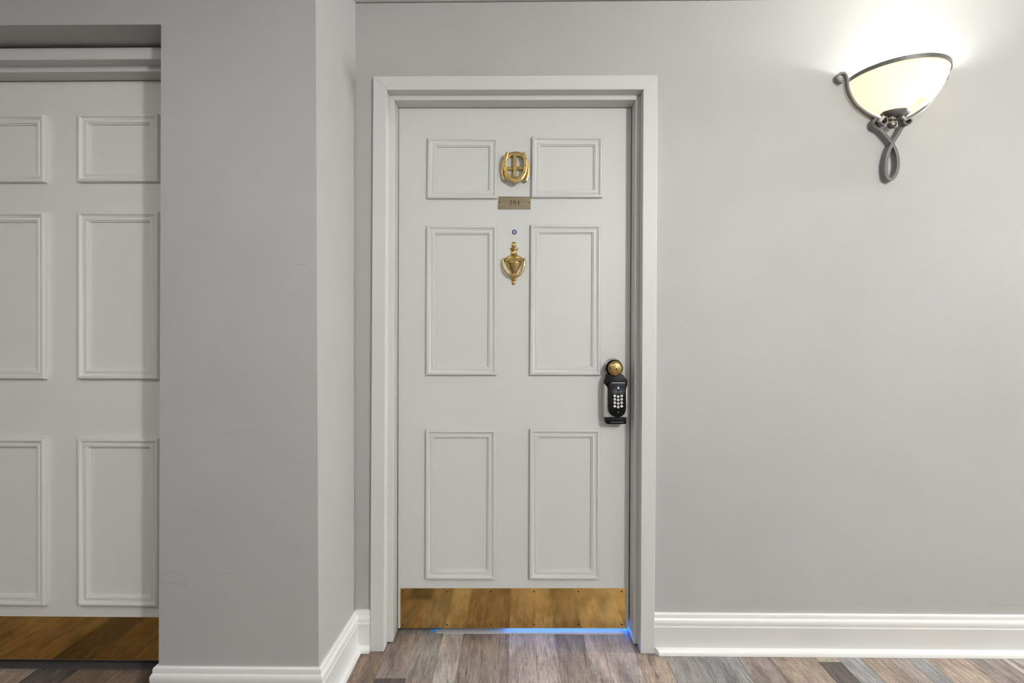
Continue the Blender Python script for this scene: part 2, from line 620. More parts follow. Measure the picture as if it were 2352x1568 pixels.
# pencil-thin scuffs and a hairline crack in the paint
M['scuff'] = plain('scuff_mark', (0.29, 0.29, 0.28, 1), 0.7)
wl, wb = bpy.data.objects['wall_left'], bpy.data.objects['wall_back']
for wall, yw, wpx, pts in ((wl, Y_FRONT, 0.7, [(367, 1320), (395, 1314), (420, 1320), (430, 1333), (431, 1343)]), (wl, Y_FRONT, 0.8, [(388, 1338), (410, 1340), (429, 1343)]),
                           (wl, Y_FRONT, 0.8, [(367, 1341), (374, 1340), (381, 1337)]), (wl, Y_FRONT, 0.6, [(512, 995), (550, 990), (584, 986)]),
                           (wl, Y_FRONT, 0.5, [(640, 1040), (665, 1058), (690, 1062), (701, 1050)]), (wl, Y_FRONT, 0.6, [(490, 1319), (520, 1317), (547, 1316)]),
                           (wl, Y_FRONT, 0.5, [(410, 1155), (440, 1168), (470, 1176)]), (wl, Y_FRONT, 0.6, [(668, 612), (690, 607), (708, 611)]),
                           (wb, 0.0, 0.8, [(2268, 1389), (2285, 1386), (2300, 1389), (2315, 1387), (2330, 1390), (2352, 1389), (2380, 1391)]), (wb, 0.0, 1.2, [(1733, 1060), (1736, 1056)])):
    pr = [(*U(a, b2, yw), wpx / 680) for a, b2 in smooth_path([(float(a), float(b2)) for a, b2 in pts], 4)]
    obj('scuff_mark', add_ribbon(B(), pr, yw - 0.00025, yw - 0.00002), M['scuff'], wall)

# ------------------------------------------------------------------ floor of planks
fl = obj('floor', box(XL_END, XR_END, Y_OPP - 0.1, 0.30, -0.05, -0.007), M['under'])
tag(fl, 'weathered grey brown plank floor of the corridor', 'floor', kind='structure')
tones = {'light': (180, 170, 166), 'pale': (198, 190, 185), 'grey': (156, 152, 150), 'dark': (108, 100, 97), 'brown': (140, 122, 108),
         'tan': (168, 152, 139), 'blue': (160, 160, 160), 'mid': (152, 141, 135), 'dbrown': (112, 96, 86)}
marks = [(690, 'brown'), (752, 'dbrown'), (808, 'brown'), (868, 'mid'), (938, 'grey'), (998, 'pale'), (1050, 'mid'), (1168, 'light'), (1286, 'mid'), (1357, 'light'),
         (1474, 'tan'), (1543, 'grey'), (1625, 'blue'), (1714, 'mid'), (1792, 'tan'), (1898, 'dark'), (1951, 'blue'), (2007, 'tan'),
         (2073, 'mid'), (2115, 'blue'), (2160, 'tan'), (2254, 'mid'), (2340, 'light')]
edges = [(floor_x(px, 1540)[0], t) for px, t in marks]
x = edges[-1][0]
names = list(tones)
while x < XR_END - 0.06:
    x += random.uniform(0.075, 0.16)
    edges.append((min(x, XR_END), random.choice(names)))
x = edges[0][0]
while x > XL_END + 0.06:
    x -= random.uniform(0.075, 0.16)
    edges.insert(0, (max(x, XL_END), random.choice(['brown', 'dbrown', 'dark', 'mid', 'brown', 'tan'])))


def plank_mesh(wd, ln):
    bm = B()
    c = 0.0012
    hx, hy = wd / 2 - 0.0003, ln / 2 - 0.0003
    lo = [bm.verts.new((sx * hx, sy * hy, -0.007)) for sx, sy in ((-1, -1), (1, -1), (1, 1), (-1, 1))]
    mi = [bm.verts.new((sx * hx, sy * hy, -0.0006)) for sx, sy in ((-1, -1), (1, -1), (1, 1), (-1, 1))]
    hi = [bm.verts.new((sx * (hx - c), sy * (hy - c), 0.0)) for sx, sy in ((-1, -1), (1, -1), (1, 1), (-1, 1))]
    for a, b2 in ((lo, mi), (mi, hi)):
        for k in range(4):
            l = (k + 1) % 4
            bm.faces.new((a[k], a[l], b2[l], b2[k]))
    bm.faces.new(hi)
    bm.faces.new(list(reversed(lo)))
    bmesh.ops.recalc_face_normals(bm, faces=bm.faces)
    me = bpy.data.meshes.new('plank')
    bm.to_mesh(me)
    bm.free()
    me.materials.append(M['plank'])
    return me


flw = wloc(fl)
joints = {868: -0.150, 938: -0.152, 1898: -0.052}
for i in range(len(edges) - 1):
    x0, t0 = edges[i]
    x1 = edges[i + 1][0]
    y = 0.30
    first = True
    pxm = marks[[abs(floor_x(m_[0], 1540)[0] - x0) < 1e-6 for m_ in marks].index(True)][0] if any(abs(floor_x(m_[0], 1540)[0] - x0) < 1e-6 for m_ in marks) else None
    while y > Y_OPP:
        ln = random.uniform(0.75, 1.35)
        if first: ln = random.uniform(0.7, 1.5)
        tone = t0
        if pxm in joints and first: ln = 0.30 - joints[pxm]
        elif not first: tone = random.choice(names)
        if pxm == 1898 and first: tone = 'tan'
        if pxm == 1898 and y < 0 and y > -0.2: tone = 'dark'
        if pxm in (868, 938) and -0.3 < y < 0: tone = 'dark' if pxm == 868 else 'mid'
        y1 = max(y - ln, Y_OPP)
        if y - y1 > 0.01:
            o = bpy.data.objects.new('plank', plank_mesh(x1 - x0, y - y1))
            C.objects.link(o)
            o.location = ((x0 + x1) / 2, (y + y1) / 2, 0)
            k = random.uniform(0.90, 1.08)
            cc = lin(*tones[tone])
            o.color = (cc[0] * k, cc[1] * k, cc[2] * k, 1)
            setpar(o, fl)
        y = y1
        first = False

# ------------------------------------------------------------------ baseboards with shoe moulding
BASE = [(0.0, 0.143), (0.006, 0.1435), (0.0095, 0.141), (0.0105, 0.137), (0.0105, 0.1275), (0.0125, 0.1255), (0.0150, 0.1220), (0.0162, 0.1150), (0.0155, 0.1060),
        (0.0135, 0.1010), (0.0140, 0.0985), (0.0155, 0.0975), (0.0155, 0.0935), (0.0150, 0.0925), (0.0150, 0.0005), (0.0, 0.0005)]
SHOE = [(0.0152, 0.0225), (0.0185, 0.0220), (0.0235, 0.0190), (0.0275, 0.0140), (0.0300, 0.0075), (0.0305, 0.0008), (0.0152, 0.0008)]


def moulding(path, prof, zscale=None):
    """one bmesh per segment of path [(x, y)], profile (depth to the right of travel, z), mitred at the corners"""
    n = len(path)
    dirs = [(Vector(path[i + 1]) - Vector(path[i])).normalized() for i in range(n - 1)]
    nor = [Vector((d.y, -d.x)) for d in dirs]
    mit = []
    for i in range(n):
        if i == 0: mit.append(nor[0])
        elif i == n - 1: mit.append(nor[-1])
        else:
            s = nor[i - 1] + nor[i]
            mit.append(s / (s.dot(nor[i])))
    out = []
    for i in range(n - 1):
        bm = B()
        rings = []
        for j in (i, i + 1):
            p = Vector(path[j])
            zs = zscale[j] if zscale else 1.0
            rings.append([bm.verts.new((p.x + mit[j].x * d, p.y + mit[j].y * d, z * zs)) for d, z in prof])
        a, b2 = rings
        for k in range(len(prof)):
            l = (k + 1) % len(prof)
            bm.faces.new((a[k], a[l], b2[l], b2[k]))
        bm.faces.new(a)
        bm.faces.new(list(reversed(b2)))
        out.append(bm)
    return out


g = 0.0004
pathL = [(edgeF(0.08) - g, Y_RECESS - 0.002), (edgeF(0.08) - g, Y_FRONT - g), (cornerF(0.08) + g, Y_FRONT - g), (cornerB + g, -g), (OA[0][0] - 0.0008, -g)]
# profile depth must point away from the wall: travel left-to-right puts the room on the right hand side
zsc = [1.10, 1.10, 1.10, 1.035, 1.035]
names_b = ['baseboard_alcove', 'baseboard_left', 'baseboard_return', 'baseboard_back']
labels_b = ['short white baseboard running into the alcove of the left door', 'white moulded baseboard along the foot of the projecting wall',
            'white baseboard receding along the return wall beside the numbered door', 'short white baseboard between the inner corner and the door casing']
bs = moulding(pathL, BASE, zsc)
sh = moulding(pathL, SHOE)
for nme, lab, b1, s1 in zip(names_b, labels_b, bs, sh):
    o = tag(obj(nme, b1, M['base'], smooth=35), lab, 'baseboard', kind='structure')
    obj('shoe_molding', s1, M['base'], o, smooth=35)
pathF = [(XL_END, Y_FRONT - g), (XA + g, Y_FRONT - g), (XA + g, Y_RECESS - 0.002)]
for nme, lab, b1, s1 in zip(['baseboard_far', 'baseboard_reveal'], ['white baseboard on the wall beyond the alcove', 'short white baseboard on the far side of the alcove'],
                            moulding(pathF, BASE), moulding(pathF, SHOE)):
    o = tag(obj(nme, b1, M['base'], smooth=35), lab, 'baseboard', kind='structure')
    obj('shoe_molding', s1, M['base'], o, smooth=35)
pathR = [(OA[1][0] + 0.0008, -g), (XR_END, -g)]
o = tag(obj('baseboard_right', moulding(pathR, BASE)[0], M['base'], smooth=35), 'long white moulded baseboard under the wall lamp', 'baseboard', kind='structure')
s1 = moulding(pathR, SHOE)[0]
for v in s1.verts:                                  # end cut back at an angle beside the casing
    if v.co.x < OA[1][0] + 0.01: v.co.x += (-v.co.y - 0.0152) * 0.85 + 0.001
obj('shoe_molding', s1, M['base'], o, smooth=35)


# ------------------------------------------------------------------ door frames
def frame(name, label, OA, IA, IB, ya, yb, yc, yback):
    cx = (OA[0][0] + OA[1][0]) / 2
    t = empty(name, (cx, ya, 0), label, 'door frame', 'structure')
    obj('casing_side', prism([OA[0], IA[0], IA[3], OA[3]], ya, yb + 0.001), M['trim'], t, bevel=0.0012)
    obj('casing_side', prism([IA[1], OA[1], OA[2], IA[2]], ya, yb + 0.001), M['trim'], t, bevel=0.0012)
    obj('casing_head', prism([IA[3], IA[2], OA[2], OA[3]], ya, yb + 0.001), M['trim'], t, bevel=0.0012)
    e = 0.012                                         # the jamb runs on behind the casing
    def off(q, dx, dz): return (q[0] + dx, q[1] + dz)
    u = 0.007                                         # jambs are undercut above the floor
    obj('jamb', prism([off(IA[0], -e, u), off(IB[0], 0, u), IB[3], off(IA[3], -e, e)], yb + 0.0012, yback), M['trim'], t, bevel=0.0010)
    obj('jamb', prism([off(IB[1], 0, u), off(IA[1], e, u), off(IA[2], e, e), IB[2]], yb + 0.0012, yback), M['trim'], t, bevel=0.0010)
    obj('head_jamb', prism([IB[3], IB[2], off(IA[2], e, e), off(IA[3], -e, e)], yb + 0.0012, yback), M['trim'], t, bevel=0.0010)
    return t


frame('trim_1', 'white stepped casing around the numbered door', OA, IA, IB, Y_CASE, Y_STEP, Y_DOOR - 0.002, Y_DOOR + 0.045)

# ------------------------------------------------------------------ doors
MOLD = [(0.0, 0.0), (0.0, 0.0115), (0.0022, 0.0150), (0.0060, 0.0160), (0.0090, 0.0158), (0.0105, 0.0135), (0.0150, 0.0100), (0.0195, 0.0088), (0.0205, 0.0100),
        (0.0250, 0.0108), (0.0285, 0.0100), (0.0300, 0.0066), (0.0330, 0.0058), (0.0345, 0.0)]


def molding_frame(q, yface):
    """picture-frame moulding planted on the door; q counter-clockwise outline at the door face"""
    bm = B()
    rings = []
    for d, h in MOLD:
        qq = inset_quad(q, d)
        rings.append([bm.verts.new((x, yface - h, z)) for x, z in qq])
    for a, b2 in zip(rings[:-1], rings[1:]):
        for k in range(4):
            l = (k + 1) % 4
            bm.faces.new((a[k], a[l], b2[l], b2[k]))
    for k in range(4):
        l = (k + 1) % 4
        bm.faces.new((rings[-1][k], rings[-1][l], rings[0][l], rings[0][k]))
    return bm


def screw_mesh(r):
    bm = B()
    add_lathe_y(bm, 0, 0, [(r, 0), (r * 0.95, -0.0006), (r * 0.6, -0.0013), (r * 0.15, -0.0016)], 12)
    bmesh.ops.recalc_face_normals(bm, faces=bm.faces)
    me = bpy.data.meshes.new('screw')
    bm.to_mesh(me)
    bm.free()
    return me


def put(name, me, loc, parent, mat=None):
    if mat and not me.materials: me.materials.append(mat)
    o = bpy.data.objects.new(name, me)
    C.objects.link(o)
    o.location = loc
    setpar(o, parent)
    return o


def shape_mesh(o): return o.data


# numbered door
sl = [(line_x(IB[3], IB[0], 0.020) - 0.004, 0.020), (line_x(IB[2], IB[1], 0.020) + 0.004, 0.020), (IB[2][0] + 0.004, IB[2][1] + 0.004), (IB[3][0] - 0.004, IB[3][1] + 0.004)]
tl, tr_ = U(915.5, 248.5, Y_DOOR), U(1451, 248.0, Y_DOOR)
bl_, br_ = U(912.8, 1442.5, Y_DOOR), U(1444.5, 1443.5, Y_DOOR)
slab = [(bl_[0] + 0.0015, bl_[1]), (br_[0] - 0.0015, br_[1]), (tr_[0] - 0.0015, tr_[1]), (tl[0] + 0.0015, tl[1])]
door1 = empty('door_1', ((slab[0][0] + slab[1][0]) / 2, Y_DOOR, slab[0][1]), 'white six panel door numbered 204 with brass knockers and kick plate', 'door', 'structure')
obj('slab', prism(slab, Y_DOOR, Y_DOOR + 0.042), M['door'], door1, bevel=0.0008)
P1 = [((981.5, 456), (1142, 456), (1143.5, 317), (983, 317)), ((1220.5, 454), (1383, 454), (1384, 314.5), (1222, 314.5)),
      ((979, 861), (1140.5, 861), (1141.5, 518), (980.5, 518)), ((1217, 861), (1378.5, 861), (1380, 516), (1219, 516)),
      ((977.5, 1329), (1138, 1329), (1139.5, 986), (978.5, 986)), ((1215.5, 1329), (1376.5, 1329), (1378, 985), (1217, 985))]
for q in P1:
    # outline was read at the proud outer edge of the moulding
    obj('panel_molding', molding_frame([U(px, py, Y_DOOR - 0.008) for px, py in q], Y_DOOR - 0.0002), M['door'], door1, smooth=32)

kq = [U(919.5, 1442, Y_DOOR - 0.001), U(1436, 1441.5, Y_DOOR - 0.001), U(1437.5, 1350.5, Y_DOOR - 0.001), U(919.5, 1350.5, Y_DOOR - 0.001)]
kick1 = obj('kick_plate', prism(kq, Y_DOOR - 0.0018, Y_DOOR - 0.0002), M['kick'], door1, bevel=0.0004)
kick1['label'] = 'tarnished brass kick plate along the door foot'
scm = screw_mesh(0.0036)
for py in (1358, 1434):
    for px in (926, 1026, 1127, 1227, 1328, 1428):
        x, z = U(px, py, Y_DOOR - 0.002)
        put('screw', scm, (x, Y_DOOR - 0.0018, z), kick1, M['screw'])

# peephole
x, z = U(1181.5, 532.5, Y_DOOR - 0.003)
pe = obj('peephole', add_lathe_y(B(), x, z, [(0.0092, Y_DOOR - 0.0002), (0.0092, Y_DOOR - 0.0020), (0.0084, Y_DOOR - 0.0032), (0.0064, Y_DOOR - 0.0034), (0.0060, Y_DOOR - 0.0012), (0.001, Y_DOOR - 0.0012)], 28), M['dgrey'], door1, smooth=40)
pe['label'] = 'dark ringed peephole'
obj('lens', add_lathe_y(B(), x, z, [(0.0060, Y_DOOR - 0.0013), (0.0050, Y_DOOR - 0.0024), (0.0028, Y_DOOR - 0.0031), (0.0004, Y_DOOR - 0.0033)], 24), M['lens'], pe, smooth=60)

# number plate
q = [U(1143, 480.5, Y_DOOR - 0.001), U(1219, 480.5, Y_DOOR - 0.001), U(1219, 452, Y_DOOR - 0.001), U(1143, 452, Y_DOOR - 0.001)]
YP = Y_DOOR - 0.0026
q = [U(1143.5, 480.2, YP), U(1218.7, 480.2, YP), U(1218.7, 451.5, YP), U(1145, 451, YP)]
num = obj('number_plate', prism(q, YP, YP + 0.0022), M['plate_brass'], door1, bevel=0.0003)
num['label'] = 'dull brass plate engraved 204'
for px in (1147.5, 1214.5):
    x, z = U(px, 465, YP)
    obj('screw', add_lathe_y(B(), x, z, [(0.0021, YP - 0.0001), (0.0019, YP - 0.0008), (0.0004, YP - 0.0011)], 14), M['ink'], num)


def digit(ch, cx, cz, h, y):
    bm = B()
    T = lambda x, zz: (cx + x * h, cz + zz * h)
    d = 0.0003
    if ch == '0':
        n = 40
        for k in range(n):
            a0, a1 = 2 * math.pi * k / n, 2 * math.pi * (k + 1) / n
            add_prism(bm, [T(0.30 * math.cos(a0), 0.5 * math.sin(a0)), T(0.30 * math.cos(a1), 0.5 * math.sin(a1)), T(0.165 * math.cos(a1), 0.445 * math.sin(a1)), T(0.165 * math.cos(a0), 0.445 * math.sin(a0))], y - d, y)
    if ch == '2':
        st = [(-0.23, 0.27, 0.09), (-0.205, 0.37, 0.07), (-0.12, 0.455, 0.055), (-0.01, 0.475, 0.06), (0.10, 0.43, 0.09), (0.155, 0.33, 0.12), (0.15, 0.20, 0.12),
              (0.07, 0.03, 0.10), (-0.06, -0.15, 0.075), (-0.22, -0.36, 0.06), (-0.29, -0.45, 0.05)]
        add_ribbon(bm, [(*T(a, b2), c2 * 1.2 * h) for a, b2, c2 in smooth_path(st, 4)], y - d, y)
        add_prism(bm, [T(-0.31, -0.5), T(0.24, -0.5), T(0.30, -0.27), T(0.265, -0.27), T(0.215, -0.365), T(0.16, -0.39), T(-0.24, -0.39)], y - d, y)
    if ch == '4':
        add_ribbon(bm, [(*T(0.13, 0.47), 0.06 * h), (*T(-0.28, -0.19), 0.06 * h)], y - d, y)
        add_prism(bm, [T(-0.31, -0.25), T(0.31, -0.25), T(0.31, -0.165), T(-0.31, -0.165)], y - d, y)
        add_prism(bm, [T(0.07, -0.5), T(0.19, -0.5), T(0.19, 0.5), T(0.11, 0.5), T(0.07, 0.44)], y - d * 1.1, y)
        add_prism(bm, [T(-0.03, -0.5), T(0.29, -0.5), T(0.29, -0.46), T(-0.03, -0.46)], y - d * 1.2, y)
    return bm


for ch, px in (('2', 1173.2), ('0', 1181.8), ('4', 1190.3)):
    x, z = U(px, 465.0, YP)
    o = obj('engraved_digit', digit(ch, x, z, 0.0165, YP - 0.0001), M['ink'], num)

# ---- horseshoe knocker: a fixed shoe with a swinging shoe in front
YH = Y_DOOR


def K(cx, cy, sx, ox, oy):
    return lambda x, y, yy: U(ox + x / sx, oy + y / sx, yy)


h = K(0, 0, 8.71, 1120, 320)
hk_x, hk_z = U(1182.5, 422, YH - 0.01)
hk = empty('horseshoe_knocker', (hk_x, YH, hk_z), parent=door1)
hk['label'] = 'brass knocker made of two interlocked horseshoes'


bk = [(345, 825, 50), (314, 740, 56), (301, 640, 58), (303, 540, 60), (326, 440, 66), (376, 356, 72), (452, 302, 78), (553, 285, 80)]
bk = bk + [(1106 - a, b2, c2) for a, b2, c2 in reversed(bk[:-1])]
back = []
for a, b2, c2 in smooth_path([(float(a), float(b2), float(c2)) for a, b2, c2 in bk], 5):
    x, z = h(a, b2, YH - 0.014)
    back.append((x, z, c2 / 8.71 / 594))
# ends of the fixed shoe flare outwards a little
obj('fixed_horseshoe', add_ribbon(B(), back, YH - 0.0160, YH - 0.0060), M['satin_brass'], hk, smooth=35, bevel=0.0012, seg=2)
x0, z0 = h(545, 320, YH - 0.008)
x1, z1 = h(545, 775, YH - 0.008)
obj('upright_bar', box(x0 - 0.0062, x0 + 0.0062, YH - 0.0200, YH - 0.0070, z1, z0), M['satin_brass'], hk, bevel=0.001)
xa, za = h(300, 585, YH - 0.006)
xb, zb = h(800, 585, YH - 0.006)
cb = obj('cross_bar', box(xa, xb, YH - 0.0120, YH - 0.0004, za - 0.0060, za + 0.0060), M['satin_brass'], hk, bevel=0.001)
for px in (490, 618):
    x, z = h(px, 572, YH - 0.010)
    obj('screw', add_lathe_y(B(), x, z, [(0.0040, YH - 0.0121), (0.0038, YH - 0.0131), (0.0022, YH - 0.0147), (0.0004, YH - 0.0149)], 16), M['gold_screw'], cb, smooth=50)
# swinging shoe, open side up, tips leaning towards each other
fr = [(398, 255, 46), (372, 320, 56), (350, 400, 64), (345, 490, 68), (352, 580, 72), (375, 670, 76), (425, 755, 82), (495, 800, 86), (553, 812, 88)]
fr = fr + [(1106 - a, b2, c2) for a, b2, c2 in reversed(fr[:-1])]
fr = smooth_path([(float(a), float(b2), float(c2)) for a, b2, c2 in fr], 5)
pts = []
for a, b2, c2 in fr:
    x, z = h(a, b2, YH - 0.033)
    pts.append((x, z, c2 / 8.71 / 596))
sw = obj('swinging_horseshoe', add_ribbon(B(), pts, YH - 0.0350, YH - 0.0260), M['satin_brass'], hk, smooth=35, bevel=0.0012, seg=2)
for a, b2 in ((335, 525), (347, 635), (412, 770), (762, 522), (742, 655), (655, 780)):
    x, z = h(a, b2, YH - 0.036)
    obj('nail_head', add_lathe_y(B(), x, z, [(0.0034, YH - 0.0345), (0.0030, YH - 0.0366), (0.0014, YH - 0.0380), (0.0003, YH - 0.0383)], 14), M['brass'], sw, smooth=60)
x, z = h(553, 866, YH - 0.030)
obj('striker', add_lathe_y(B(), x, z, [(0.0030, YH - 0.0010), (0.0036, YH - 0.022), (0.0050, YH - 0.026), (0.0052, YH - 0.031), (0.0038, YH - 0.0345), (0.0008, YH - 0.0355)], 18), M['brass'], hk, smooth=50)
# bent clip at the lower right tip
obj('tip_clip', add_ribbon(B(), [(*h(700, 800, YH - 0.012), 0.004), (*h(735, 825, YH - 0.012), 0.005), (*h(772, 855, YH - 0.012), 0.004)], YH - 0.018, YH - 0.011), M['iron'], hk, bevel=0.0006)

# ---- urn knocker
k_ = K(0, 0, 9.22, 1120, 510)
ux, uz = U(1180, 653, YH - 0.01)
uk = empty('urn_knocker', (ux, YH, uz), parent=door1)
uk['label'] = 'polished brass urn shaped knocker with swinging ring'


def urn(prof, cx=555, depth=0.55, n=36):
    """half-round casting standing out of the door; prof = [(half width px, py)] of the crop"""
    bm = B()
    pts = []
    for r, py in prof:
        x, z = k_(cx, py, YH - 0.008)
        pts.append((max(r, 1) / 9.22 / 592, z))
    x, z = k_(cx, 800, YH - 0.008)
    add_lathe_z(bm, x, YH - 0.0006, pts, n, depth, math.pi, 2 * math.pi)
    return bm


def sp(pr, sub=4): return smooth_path([(float(a), float(b2)) for a, b2 in pr], sub)


obj('finial', urn(sp([(6, 405), (34, 422), (50, 455), (54, 485), (44, 510), (40, 528)])), M['brass'], uk, smooth=50)
obj('neck', urn(sp([(40, 528), (70, 538), (92, 552), (82, 575), (60, 610), (66, 660), (100, 700), (150, 725), (182, 742), (188, 758)]), depth=0.5), M['brass'], uk, smooth=50)
xa, za = k_(372, 825, YH - 0.014)
xb, zb = k_(738, 752, YH - 0.014)
obj('hinge_bar', box(xa, xb, YH - 0.0165, YH - 0.0006, za, zb), M['brass'], uk, bevel=0.0012)
obj('urn_body', urn(sp([(150, 828), (160, 850), (150, 890), (130, 950), (98, 1010), (60, 1065), (44, 1100), (60, 1120), (66, 1140), (50, 1160)]), depth=0.55), M['brass'], uk, smooth=50)
obj('urn_backing', prism([k_(a, b2, YH - 0.003) for a, b2 in ((375, 830), (395, 900), (430, 975), (480, 1040), (500, 1110), (480, 1130), (630, 1130), (610, 1110), (630, 1040), (680, 975), (715, 900), (735, 830))], YH - 0.004, YH - 0.0006), M['brass'], uk, bevel=0.0008)
ring = sp([(335, 770), (325, 830), (332, 910), (360, 1010), (410, 1090), (480, 1142), (556, 1158), (630, 1142), (700, 1090), (748, 1010), (775, 910), (785, 830), (775, 770)], 5)
rp, rr_ = [], []
for i, (a, b2) in enumerate(ring):
    t = i / (len(ring) - 1)
    x, z = k_(a, b2, YH - 0.016)
    rp.append((x, YH - 0.013 - 0.004 * math.sin(math.pi * t), z))
    rr_.append(0.0030 + 0.0014 * math.sin(math.pi * t))
obj('swing_ring', add_tube(B(), rp, rr_, 12), M['brass'], uk, smooth=60)
for a in (345, 775):
    x, z = k_(a, 782, YH - 0.013)
    bm = B()
    add_lathe_y(bm, x, z, [(0.0008, YH - 0.0185), (0.0036, YH - 0.0165), (0.0046, YH - 0.0125), (0.0036, YH - 0.0085), (0.0008, YH - 0.0065)], 14)
    obj('pivot_knob', bm, M['brass'], uk, smooth=60)
obj('drop_finial', urn(sp([(44, 1150), (62, 1190), (58, 1215), (34, 1255), (42, 1275), (38, 1300), (22, 1322), (5, 1332)]), 547), M['brass'], uk, smooth=50)

# ---- door knob
kx, kz = U(1415, 846.5, YH - 0.062)
kn = empty('door_knob', (kx, YH, kz - 0.03), parent=door1)
kn['label'] = 'round brass knob with keyhole'
obj('rosette', add_lathe_y(B(), kx, kz, [(0.0360, YH - 0.0004), (0.0355, YH - 0.004), (0.031, YH - 0.008), (0.018, YH - 0.0095), (0.012, YH - 0.010)], 36), M['steel'], kn, smooth=40)
obj('stem', add_lathe_y(B(), kx, kz, [(0.0125, YH - 0.0102), (0.0115, YH - 0.022), (0.0135, YH - 0.034)], 24), M['satin_brass'], kn, smooth=40)
prof = [(0.0125, YH - 0.0335), (0.020, YH - 0.037), (0.0265, YH - 0.044), (0.0282, YH - 0.051), (0.0270, YH - 0.057), (0.0225, YH - 0.0615), (0.0150, YH - 0.0635),
        (0.0118, YH - 0.0638), (0.0112, YH - 0.0622), (0.0006, YH - 0.0622)]
obj('knob', add_lathe_y(B(), kx, kz, prof, 48), M['satin_brass'], kn, smooth=32)
cyl = obj('lock_cylinder', add_lathe_y(B(), kx + 0.001, kz - 0.0005, [(0.0098, YH - 0.0623), (0.0096, YH - 0.0640), (0.0082, YH - 0.0644), (0.0004, YH - 0.0644)], 30), M['satin_brass'], kn, smooth=40)
obj('keyhole', prism([(kx + a, kz + b2) for a, b2 in ((-0.0010, -0.005), (0.0022, -0.005), (0.0030, -0.001), (0.0022, 0.0012), (0.0014, 0.0050), (0.0002, 0.0050), (-0.0003, 0.0012), (-0.0012, -0.001))], YH - 0.0647, YH - 0.0645), M['ink'], kn)

# ------------------------------------------------------------------ key lockbox hanging on the knob
c_ = K(0, 0, 7.84, 1350, 800)
bx, bz = U(1415, 973, YH - 0.05)
lb = empty('key_lockbox', (bx, YH - 0.03, bz), 'black and silver keypad lockbox hanging from the brass door knob', 'lockbox')
YF = YH - 0.058                                   # front of the keypad cover


def poly(pts, y): return [c_(a, b2, y) for a, b2 in pts]


# silver shell: rounded front
ys = YH - 0.046
sil = poly([(300, 1243), (722, 1243), (722, 640), (700, 612), (322, 612), (300, 640)], ys)
sil_b = [(x + (0.0035 if i in (0, 5, 4) else -0.001), z) for i, (x, z) in enumerate(poly([(300, 1243), (722, 1243), (722, 640), (700, 612), (322, 612), (300, 640)], ys))]
o = obj('shell', prism(sil, ys, YH - 0.018), M['silver'], lb, bevel=0.003, seg=3, smooth=40)
o['label'] = 'silver metal shell'
sho = poly([(305, 640), (350, 690), (372, 720), (372, 760), (693, 760), (693, 700), (715, 640), (715, 570), (645, 500), (640, 470), (360, 470), (355, 505), (320, 570)], YH - 0.050)
o = obj('shoulder', prism(sho, YH - 0.050, YH - 0.016), M['black'], lb, bevel=0.0018, seg=2, smooth=40)
# collar around the knob neck
bm = B()
add_lathe_y(bm, kx, kz, [(0.0145, YH - 0.0160), (0.0300, YH - 0.0160), (0.0318, YH - 0.019), (0.0318, YH - 0.034), (0.0300, YH - 0.0365), (0.0200, YH - 0.0350), (0.0145, YH - 0.0330)], 40)
for f in [f for f in bm.faces if len(f.verts) > 4]: bm.faces.remove(f)
rs = [v for v in bm.verts]
n = 40
ring0, ringN = rs[:n], rs[-n:]
for i in range(n):
    j = (i + 1) % n
    bm.faces.new((ring0[i], ringN[i], ringN[j], ring0[j]))
obj('shackle_collar', bm, M['black'], lb, smooth=40)
bas = poly([(322, 1252), (696, 1252), (698, 1340), (680, 1362), (345, 1362), (322, 1340)], YH - 0.048)
o = obj('base_cap', prism(bas, YH - 0.048, YH - 0.016), M['black'], lb, bevel=0.0018, seg=2, smooth=40)
xa, za = c_(415, 1331, YH - 0.0485)
xb, zb = c_(645, 1322, YH - 0.0485)
obj('cap_groove', box(xa, xb, YH - 0.0486, YH - 0.0478, za, zb), M['strip'], lb)

cov = [(372, 620), (372, 1060), (380, 1130), (405, 1180), (440, 1212), (490, 1233), (540, 1240), (590, 1233), (632, 1212), (665, 1180), (686, 1130), (693, 1060), (693, 620), (665, 596), (400, 596)]
cover = obj('keypad_cover', prism(poly(cov, YF), YF, YH - 0.045), M['black'], lb, bevel=0.0022, seg=3, smooth=40)
x0, z0 = c_(430, 626, YF)
x1, z1 = c_(668, 608, YF)
obj('trim_strip', box(x0, x1, YF - 0.0006, YF + 0.0006, z0, z1), M['strip'], lb)
arch = []
for k in range(13):
    t = math.radians(180 - 180 * k / 12)
    arch.append((552 + 115 * math.cos(t), 770 - 62 * math.sin(t)))
arch += [(652, 815), (600, 812), (552, 830), (500, 812), (452, 815)]
pad = obj('grey_arch', prism(poly(list(reversed(arch)), YF), YF - 0.0007, YF + 0.0006), M['dgrey'], lb)
scr = obj('display', prism(rounded(*(lambda a, b2: (a[0], b2[0], a[1], b2[1]))(c_(522, 738, YF), c_(582, 664, YF)), 0.0016), YF - 0.0013, YF + 0.0004), M['blue_screen'], lb)
scr['label'] = 'small lit blue display with a padlock symbol'
yy = YF - 0.0014
x, z = c_(551, 716, yy)
bm = prism(rounded(x - 0.0029, x + 0.0029, z - 0.0020, z + 0.0020, 0.0006), yy - 0.0002, yy)
arc = []
for k in range(13):
    t = math.pi * (1 - k / 12)
    arc.append((x + 0.0020 * math.cos(t), z + 0.0032 + 0.0020 * math.sin(t), 0.0009))
add_ribbon(bm, [(x - 0.0020, z + 0.0018, 0.0009)] + arc + [(x + 0.0020, z + 0.0018, 0.0009)], yy - 0.0002, yy)
obj('padlock_symbol', bm, M['screen_white'], scr)
